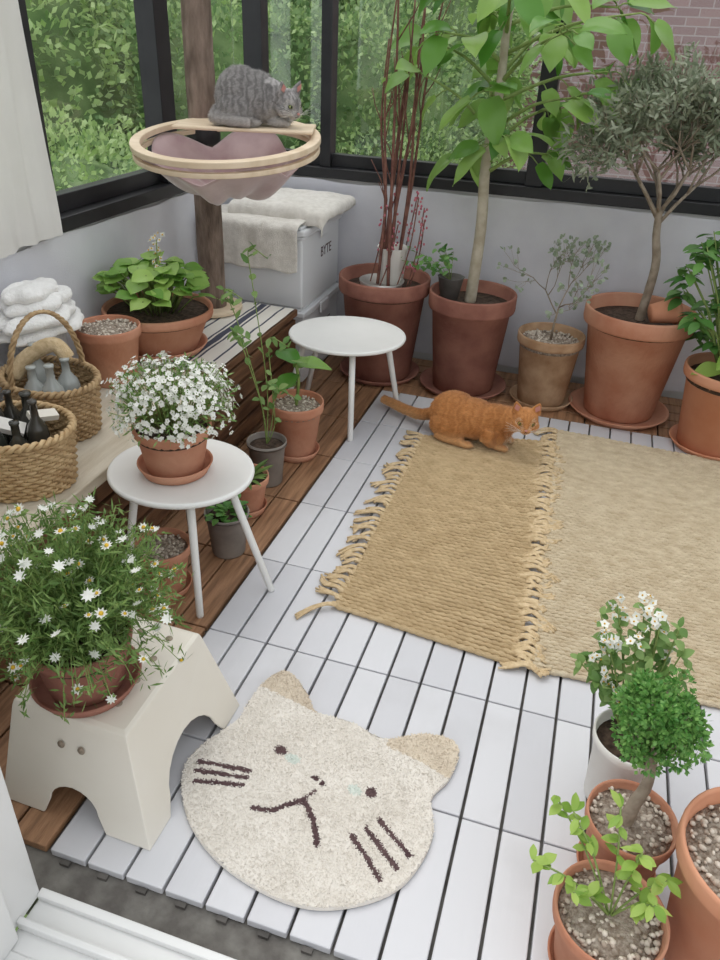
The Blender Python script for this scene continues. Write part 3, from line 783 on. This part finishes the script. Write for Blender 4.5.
for u in (.44,.60):
    p=B0.lerp(B1,u).lerp(T0.lerp(T1,u),.74);nrm=(B1-B0).cross(T0-B0).normalized()
    if nrm.y>0:nrm=-nrm
    r_=nrm.to_track_quat('Z','Y').to_matrix();ho.lathe([(.008,0),(.008,.0012),(.0001,.0012)],c=p+nrm*.0005,rot=r_,n=20)
for u in range(3):
    for v in range(4):
        ho.lathe([(.008,0),(.008,.0015),(.0001,.002)],c=(-.86+u*.07,.86+v*.065,hz),n=16)
ho.obj('grip_holes',['bark'],e)
random.seed(111)
e=spot('potted_chamomile',-.805,.885,hz+.011)
zs=pot(e,.100,.13,'terra_dark','soil',.107,.74,.2)
tr=MB();fl=MB();lf=MB()
for i in range(310):
    a=random.random()*6.28;s_=random.random()**.6
    if i<240: r=.225*s_;hh=random.uniform(.15,.31)*(1-.35*s_*s_)
    else: s_=1;r=random.uniform(.13,.205);hh=random.uniform(.0,.14)
    b0=V((.06*s_*math.cos(a),.06*s_*math.sin(a),zs));tip=V((r*math.cos(a)+.0,r*math.sin(a)*.95,zs+hh-.05*s_))
    pts=cr([b0,b0.lerp(tip,.45)+V((0,0,.03 if i<240 else .06)),tip],4);tr.tube(pts,.0010,4)
    for k in range(2,len(pts)):
        for j in range(5): lf.sleaf(pts[k]+rv(.009),rv()+V((0,0,.4)),rv(),random.uniform(.014,.03),random.uniform(.003,.006),0)
    if i%5<2: fl.flower(tip+V((0,0,.004)),V((0,-.25,1))+rv(.5),random.uniform(.009,.0135),9,0,1 if i%2 else None,.42,.36)
tr.obj('stems',['greenstem'],e);fl.obj('daisies',['white_petal','yellow'],e);lf.obj('feathery_leaves',['leaf_feather'],e)
# ---------------------------------------------------------------- storage boxes
def sbox(name,x0,y0,x1,y1,z0,z1):
    e=empty(name,(0,0,0));mb=MB();t=.015
    mb.box((x0+t,y0+t,z0),(x1-t,y1-t,z1-.045));mb.box((x0+.006,y0+.006,z1-.05),(x1-.006,y1-.006,z1-.035));mb.obj('tub',['white_box'],e,bevel=.012)
    mb=MB();mb.box((x0,y0,z1-.034),(x1,y1,z1-.012));mb.box((x0+.02,y0+.02,z1-.012),(x1-.02,y1-.02,z1));mb.box((x1-.003,(y0+y1)/2-.05,z1-.07),(x1+.006,(y0+y1)/2+.05,z1-.02));mb.obj('lid',['white_box'],e,bevel=.006)
    cu=bpy.data.curves.new('lettering','FONT');cu.body='BYTE';cu.size=.062;cu.extrude=.0005;ob=bpy.data.objects.new('lettering',cu);COL.objects.link(ob);ob.parent=e
    ob.rotation_euler=(pi/2,0,pi/2);ob.location=(x1-t+.001,y0+.24,z1-.17);cu.materials.append(M['dark'])
sbox('plastic_storage_box',-1.60,2.95,-1.14,3.455,.0,.345)
sbox('plastic_storage_box',-1.60,2.95,-1.14,3.455,.347,.69)
def cloth(name,nx,ny,f,m,thick=.006,sub=1):
    mb=MB();vs=[];fs=[]
    for i in range(nx+1):
        for j in range(ny+1): vs.append(f(i/nx,j/ny))
    for i in range(nx):
        for j in range(ny):
            q=i*(ny+1)+j;fs.append([q,q+ny+1,q+ny+2,q+1])
    mb.add(vs,fs);o=mb.obj(name,[m]);s_=o.modifiers.new('s','SOLIDIFY');s_.thickness=thick;s_.offset=1
    if sub: q=o.modifiers.new('u','SUBSURF');q.levels=sub;q.render_levels=sub
    return o
def fold_over(u,v,x0,x1,y0,y1,zt,dropf,dropr,seed):
    X=lerp(x0,x1+dropr,u);Y=lerp(y0-dropf,y1,v);z=zt+.014*noise.noise(V((X*12,Y*12,seed)))+.008
    if X>x1: z-=(X-x1);X=x1+.012+.008*noise.noise(V((Y*14,z*6,seed)))
    if Y<y0: z-=(y0-Y);Y=y0-.012+.016*noise.noise(V((X*16,z*6,seed)))-.01
    return (X,Y,z)
cloth('folded_towel',36,36,lambda u,v:fold_over(u,v,-1.60,-1.16,2.95,3.40,.695,.19,.0,1),'towel')
cloth('folded_towel',30,30,lambda u,v:fold_over(u,v,-1.52,-1.10,3.05,3.44,.735,.06,.04,7),'towel',.012)
# ---------------------------------------------------------------- cat tree
PXp,PYp=-1.455,2.73
e=empty('cat_tree',(0,0,0))
mb=MB();pts=[(PXp+.004*noise.noise(V((0,0,z*3))),PYp,z) for z in [.384+.05*i for i in range(39)]]
mb.tube(pts,[.052+.003*noise.noise(V((5,0,z[2]*7))) for z in pts],20);mb.obj('bark_post',['bark_post'],e)
mb=MB();mb.lathe([(.15,.380),(.15,.396),(.01,.396)],c=(PXp-.02,PYp-.0,0),n=40,sx=.9,sy=.9);mb.obj('base_plate',['ply'],e,bevel=.003)
hc=V((-1.235,2.475,1.065));tilt=Matrix.Rotation(math.radians(7),3,'X')
RR=.315
mb=MB();n=72
for z0,z1,ro,ri in ((-.010,.010,RR,RR-.034),(-.040,-.024,RR-.004,RR-.024)):
    vs=[];fs=[]
    for i in range(n):
        a=2*pi*i/n
        for r,z in ((ro,z1),(ro,z0),(ri,z0),(ri,z1)): vs.append(tilt@V((r*math.cos(a),r*math.sin(a),z))+hc)
    for i in range(n):
        for k in range(4):
            j=(i+1)%n;fs.append([i*4+k,j*4+k,j*4+(k+1)%4,i*4+(k+1)%4])
    mb.add(vs,fs,0,False)
mb.obj('hoop_ring',['ply'],e,bevel=.003)
mb=MB();vs=[];fs=[];nr=18
for j in range(nr+1):
    t=j/nr
    for i in range(n):
        a=2*pi*i/n;sc_=abs(math.sin(a*2.5+.6))**1.3
        dip=(1-sc_)
        r=(RR-.020-.05*dip*(1-t))*(1-t*.86);z=-.015-.150*math.sin(t*pi/2)-.065*dip*(1-t)+.010*math.sin(a*10+1)*math.sin(pi*t)
        vs.append(tilt@V((r*math.cos(a),r*math.sin(a),z))+hc)
for j in range(nr):
    for i in range(n):
        k=(i+1)%n;fs.append([j*n+i,j*n+k,(j+1)*n+k,(j+1)*n+i])
fs.append([nr*n+i for i in range(n)])
mb.add(vs,fs);o=mb.obj('fabric_bowl',['mauve'],e);q=o.modifiers.new('s','SOLIDIFY');q.thickness=.004
mb=MB();dirp=(V((PXp,PYp,0))-V((hc.x,hc.y,0))).normalized();a_=V((hc.x,hc.y,1.06))+dirp*.30
mb.tube([a_+V((0,0,-.012)),V((PXp,PYp,1.045))],.014,10)
mb.tube([(PXp,PYp,1.01),(PXp,PYp,1.02),(PXp,PYp,1.08),(PXp,PYp,1.085)],[.058,.062,.062,.058],24)
mb.obj('bracket',['frame'],e)
mb=MB();rt=Matrix.Rotation(.30,3,'Z');pc=V((-1.195,2.55,1.102))
mb.box((pc.x-.23,pc.y-.11,pc.z-.006),(pc.x+.23,pc.y+.11,pc.z+.006),0,rt,pc);mb.obj('perch_board',['ply'],e,bevel=.005)
# ---------------------------------------------------------------- cats
def catmat(name,c1,c2,c3,wscale=16,amt=.8,dist=6):
    m,nt,b=newmat(name);L=nt.links
    tc=node(nt,'ShaderNodeTexCoord')
    w=node(nt,'ShaderNodeTexWave');w.inputs['Scale'].default_value=wscale;w.inputs['Distortion'].default_value=dist;w.inputs['Detail'].default_value=3;w.inputs['Detail Scale'].default_value=3;w.bands_direction='X'
    L.new(tc.outputs['Object'],w.inputs[0])
    ml=node(nt,'ShaderNodeMath',operation='MULTIPLY');ml.inputs[1].default_value=amt;L.new(w.outputs['Fac'],ml.inputs[0])
    mx=node(nt,'ShaderNodeMix',data_type='RGBA');mx.inputs[6].default_value=c4(c1);mx.inputs[7].default_value=c4(c2);L.new(ml.outputs[0],mx.inputs[0])
    sp=node(nt,'ShaderNodeSeparateXYZ');L.new(tc.outputs['Object'],sp.inputs[0]);mr=node(nt,'ShaderNodeMapRange');mr.inputs[1].default_value=.06;mr.inputs[2].default_value=.01;mr.inputs[4].default_value=.8;L.new(sp.outputs['Z'],mr.inputs[0])
    m2=node(nt,'ShaderNodeMix',data_type='RGBA');m2.inputs[7].default_value=c4(c3);L.new(mx.outputs[2],m2.inputs[6]);L.new(mr.outputs[0],m2.inputs[0])
    g=node(nt,'ShaderNodeNewGeometry');m3=node(nt,'ShaderNodeMix',data_type='RGBA',blend_type='MULTIPLY');m3.inputs[0].default_value=1
    r=node(nt,'ShaderNodeMapRange');r.inputs[3].default_value=.8;r.inputs[4].default_value=1.2;L.new(g.outputs['Random Per Island'],r.inputs[0]);L.new(m2.outputs[2],m3.inputs[6]);L.new(r.outputs[0],m3.inputs[7])
    L.new(m3.outputs[2],b.inputs['Base Color']);b.inputs['Roughness'].default_value=.8;b.inputs['Specular IOR Level'].default_value=.2;b.inputs['Sheen Weight'].default_value=.2
    return m
def cat(name,loc,rotz,body,headc,headrot,hs,m,furn,furl,pale,dark,eye=(.35,.32,.08),lid=1.0):
    e=empty(name,loc,rotz);mb=MB()
    body(mb)
    HR=Euler(headrot).to_matrix();hc_=V(headc)
    def hp(x,y,z): return HR@(V((x,y,z))*hs)+hc_
    def he(c,r,rot=None): mb.ell(hp(*c),tuple(q*hs for q in r),0,HR@rot if rot else HR,n=18,m=12)
    he((-.004,0,.002),(.043,.044,.040));he((.012,.022,-.012),(.028,.026,.022));he((.012,-.022,-.012),(.028,.026,.022))
    he((.016,0,.010),(.030,.032,.026))
    he((.040,.008,-.016),(.014,.012,.010));he((.040,-.008,-.016),(.014,.012,.010));he((.036,0,-.025),(.013,.012,.008));he((.036,0,-.002),(.020,.0095,.010))
    for s_ in (1,-1):
        b0=hp(-.006,.027*s_,.026);t0=hp(-.002,.040*s_,.070)
        w0=(HR@V((0,1,-.25*s_))).normalized();f0=(HR@V((1,.25*s_,0))).normalized()
        vs=[];n=12;seg=5
        for k in range(seg+1):
            t=k/seg;c=b0.lerp(t0,t);rr=(1-t)**.75*.021*hs+.0018*hs
            for i in range(n):
                a=2*pi*i/n;vs.append(c+w0*math.cos(a)*rr+f0*math.sin(a)*rr*.48)
        fs=[[k*n+i,k*n+(i+1)%n,(k+1)*n+(i+1)%n,(k+1)*n+i] for k in range(seg) for i in range(n)]
        fs.append(list(range(n))[::-1]);fs.append([seg*n+i for i in range(n)]);mb.add(vs,fs)
    o=mb.obj('body_and_head',[m],e)
    rm=o.modifiers.new('r','REMESH');rm.mode='VOXEL';rm.voxel_size=.0036;rm.use_smooth_shade=True
    sm=o.modifiers.new('s','SMOOTH');sm.iterations=5;sm.factor=.5
    dg=bpy.context.evaluated_depsgraph_get();dg.update();ev=o.evaluated_get(dg);me=ev.to_mesh()
    fb=MB();polys=me.polygons;N=len(polys)
    HI=HR.inverted()
    if N>100:
        for i in range(furn):
            p=polys[random.randrange(N)];c=V(p.center);nn=V(p.normal)
            q=HI@(c-hc_)/hs;hd=q.length<.062
            mi=0
            if q.z>.040 and q.length<.09: continue
            if hd:
                if (q-V((.046,0,-.022))).length<.022 : mi=1
                if q.z<-.022: mi=1
                for s_ in(1,-1):
                    if abs((q-V((.030,.019*s_,.006))).length-.0135)<.0045 and q.x>.01 and abs(q.y)<.036: mi=1
                if q.z>.016 and q.x>-.02 and abs(q.y)<.024 and (abs(abs(q.y)-.011)<.0028 or abs(q.y)<.0022): mi=2
                if abs(q.z+.004-.25*(abs(q.y)-.03))<.0022 and abs(q.y)>.028: mi=2
                if (q-V((.032,.019,.006))).length<.0095 or (q-V((.032,-.019,.006))).length<.0095: continue
                if (q-V((.056,0,-.009))).length<.006: continue
            elif c.x>.05 and c.z<.075 and abs(c.y)<.04: mi=1 if random.random()<.6 else 0
            flow=HR@V((-1,0,.1)) if hd else V((-1,0,-.35));d=(nn*(.30 if hd else .40)+(flow-nn*flow.dot(nn))*.9+rv(.22)).normalized()
            s_=d.cross(nn)
            if s_.length<.01: continue
            s_=s_.normalized()*(.0007 if hd else .0010);fb.add([c-s_,c+s_,c+d*furl*(.45 if hd else 1)*random.uniform(.6,1.2)],[[0,1,2]],mi,False)
    ev.to_mesh_clear()
    pm=mat(name+'_pale_fur',pale,tuple(q*.85 for q in pale),.85,60);dm=mat(name+'_dark_fur',dark,tuple(q*.85 for q in dark),.85,60)
    fb.obj('fur',[m,pm,dm],e)
    f=MB()
    for s_ in (1,-1):
        ec=hp(.0325,.0185*s_,.006);f.ell(ec,(.0092*hs,.0092*hs,.0092*hs*lid),1,HR,n=16,m=10)
        dr=(HR@V((.90,.30*s_,.05))).normalized();f.ell(ec+dr*.0068*hs,(.0034*hs,.0030*hs,.0060*hs*lid),0,HR,n=10,m=6)
        pts=[]
        for k in range(13):
            a=2*pi*k/12;u=(HR@V((-.30*s_,.90,0))).normalized();w_=HR@V((0,0,1))
            pts.append(ec+dr*.0045*hs+u*math.cos(a)*.0086*hs+w_*math.sin(a)*.0076*hs*lid)
        f.tube(pts[:-1],.0011*hs,5,0,True)
        b0=hp(.0045,.0285*s_,.034);t0=hp(.0045,.0385*s_,.062);f.sleaf(b0,t0-b0,HR@V((1,0,0)),(t0-b0).length,.020*hs,2)
    f.ell(hp(.0555,0,-.0085),(.004*hs,.0055*hs,.0035*hs),2,HR,n=10,m=6)
    f.tube([hp(.0555,0,-.0115),hp(.0545,0,-.017)],.0007*hs,4,0)
    for s_ in (1,-1): f.tube([hp(.0545,0,-.017),hp(.052,.005*s_,-.0205),hp(.048,.010*s_,-.0205)],.0007*hs,4,0)
    for s_ in (1,-1):
        for k in range(4): f.tube([hp(.048,.014*s_,-.015),hp(.052,.04*s_,-.013+.005*k),hp(.042,.07*s_,-.024+.012*k)],[.0005,.0004,.0003],4,3)
    em=mat(name+'_iris',eye,tuple(q*.7 for q in eye),.15,40)
    f.obj('face_details',['black',em,'nosepink','white_petal'],e)
    return e
def body_ginger(mb):
    mb.ell((-.105,0,.090),(.098,.092,.088));mb.ell((-.03,0,.086),(.12,.088,.080));mb.ell((.060,0,.082),(.080,.072,.076))
    mb.ell((.085,-.005,.062),(.052,.058,.058))
    mb.tube([(.05,0,.100),(.095,-.012,.118),(.145,-.035,.138),(.168,-.045,.150)],[.064,.057,.047,.040],16)
    for s_ in (1,-1):
        mb.ell((-.10,.062*s_,.060),(.080,.042,.060));mb.tube([(-.14,.076*s_,.028),(-.10,.084*s_,.020),(-.03,.088*s_,.016)],[.022,.019,.017],12);mb.ell((-.015,.088*s_,.013),(.028,.018,.013))
        mb.tube([(.065,.044*s_,.075),(.062,.058*s_,.042),(.080,.046*s_,.022)],[.040,.030,.020],12);mb.ell((.105,.040*s_,.014),(.034,.020,.014))
        for t in range(3): mb.ell((.132,.040*s_+(t-1)*.010,.011),(.009,.0062,.008),n=10,m=6)
    mb.tube(cr([(-.17,0,.08),(-.22,.015,.050),(-.27,.03,.032),(-.34,.055,.026),(-.41,.085,.024),(-.46,.10,.026)],5),[lerp(.026,.017,k/25) for k in range(26)],12)
random.seed(9)
GM=catmat('ginger_fur',(.58,.26,.09),(.42,.16,.045),(.70,.42,.20),9,.6,9)
cat('ginger_cat',(-.30,2.685,.016),-.16,body_ginger,(.190,-.054,.158),(0,.08,-1.2),1.12,GM,36000,.010,(.82,.64,.46),(.36,.13,.035),(.50,.36,.10))
def body_grey(mb):
    mb.ell((-.045,0,.086),(.082,.080,.088));mb.ell((.0,0,.082),(.088,.078,.080));mb.ell((.045,0,.072),(.06,.064,.066))
    mb.tube([(.03,0,.095),(.065,-.01,.090),(.085,-.02,.080)],[.054,.048,.038],14)
    for s_ in (1,-1):
        mb.ell((-.05,.055*s_,.052),(.060,.034,.052));mb.ell((-.0,.068*s_,.013),(.03,.016,.013));mb.ell((.085,.035*s_,.014),(.035,.017,.014))
        for t in range(3): mb.ell((.113,.035*s_+(t-1)*.009,.010),(.009,.006,.008),n=10,m=6)
    mb.tube(cr([(-.11,0,.05),(-.12,-.06,.025),(-.07,-.092,.018),(-.0,-.098,.016)],5),[.02]*8+[.015]*8,10)
GY=catmat('grey_tabby_fur',(.36,.34,.33),(.18,.17,.165),(.48,.44,.41),14,.8,8)
cat('grey_cat',(-1.165,2.555,1.110),.28,body_grey,(.112,-.03,.070),(0,.32,-.7),1.05,GY,30000,.012,(.55,.52,.48),(.14,.13,.125),(.30,.34,.12),.8)
# ---------------------------------------------------------------- bottom right plants
random.seed(121)
e=spot('potted_white_geranium',.262,1.175,0)
zs=pot(e,.075,.19,'whitepot','soil',None,.80,.12,n=60)
tr=MB();lf=MB();fl=MB()
for i in range(34):
    a=random.random()*6.28;r=random.uniform(.02,.11);b0=V((.015*math.cos(a),.03+.015*math.sin(a),zs));tip=V((r*math.cos(a)-.028,r*math.sin(a)+.07,zs+random.uniform(.08,.26)))
    pts=cr([b0,b0.lerp(tip,.5)+V((0,0,.02)),tip],4);tr.tube(pts,.0016,5)
    for k in range(4,9):
        for j in range(2): lf.leaf(pts[k],rv()+V((0,0,.2)),V((0,-.2,1))+rv(.5),random.uniform(.018,.032),random.uniform(.013,.022),0)
    if i%2==0:
        for j in range(6): fl.flower(tip+rv(.016)+V((0,0,.01)),rv()+V((0,-.2,.8)),.011,5,0,1,.9,.2)
tr.obj('stems',['greenstem'],e);lf.obj('leaves',['leaf_mid'],e);fl.obj('blossoms',['white_petal','yellow'],e)
random.seed(131)
e=spot('potted_bushy_tree',.268,.995,.0085)
zs=pot(e,.083,.165,'terra','gravel',.075,.72,.18,depth=.1)
tr=MB();lf=MB();tr.tube(cr([(-.012,-.005,zs-.01),(-.005,.0,zs+.05),(.005,.005,zs+.11),(-.002,.02,zs+.19)],4),[.016,.015,.014,.013,.012,.012,.011,.011,.010,.010,.010,.009,.009],9)
C=V((-.004,.012,zs+.255))
for i in range(40):
    d=rv().normalized();tr.tube([(-.002,.015,zs+.16),C+V((d.x*.055,d.y*.05,d.z*.06))],.002,4)
cl=[]
for i in range(75):
    d=rv().normalized();cl.append((C+V((d.x*.056,d.y*.055,d.z*.070))*random.uniform(.6,1.2),random.uniform(.014,.026)))
for c,r in cl:
    for j in range(80):
        d=rv().normalized();lf.sleaf(c+d*r*random.uniform(.6,1),d+rv(.6),rv(),.010,.007,0)
tr.obj('trunk',['bark'],e);lf.obj('curly_foliage',['leaf_parsley'],e)
random.seed(141)
e=spot('potted_lemon_seedling',.235,.800,.0085)
zs=pot(e,.093,.165,'terra','gravel',.08,.72,.18,depth=.1)
tr=MB();lf=MB()
for tip in ((-.14,.0,.12),(-.09,.07,.20),(.02,.03,.20),(.05,-.02,.13),(-.07,-.02,.09),(-.12,.09,.20),(-.02,.08,.24),(.07,.03,.13)):
    b0=V((0,0,zs));tip=V((tip[0],tip[1],zs+tip[2]*.72));pts=cr([b0,b0.lerp(tip,.5)+V((0,0,.02)),tip],4);tr.tube(pts,.0018,5)
    for k in range(4,9):
        for j in range(2):
            lf.bleaf(pts[k],V((random.uniform(-1,1),random.uniform(-1,1),random.uniform(-.2,.4))),V((0,-.1,1))+rv(.3),random.uniform(.020,.036),random.uniform(.011,.019),0,.25,.08,.9)
tr.obj('stems',['greenstem'],e);lf.obj('leaves',['leaf_bright'],e)
e=spot('large_terracotta_planter',.447,.885,.0)
zs=pot(e,.133,.305,'terra_or','gravel',None,.70,.14,depth=.10)
# ---------------------------------------------------------------- light
w=bpy.data.worlds.new('world');SC.world=w;w.use_nodes=True;nt=w.node_tree;bg=nt.nodes['Background']
bg.inputs[0].default_value=(.94,.97,1.0,1);bg.inputs[1].default_value=1.28
s=bpy.data.lights.new('sun','SUN');s.energy=1.2;s.angle=math.radians(50);s.color=(1,.95,.88)
so_=bpy.data.objects.new('sun',s);COL.objects.link(so_);so_.location=(-3,6,6)
so_.rotation_euler=V((-.35,.25,.85)).to_track_quat('Z','Y').to_euler()
SC.view_settings.view_transform='Standard'
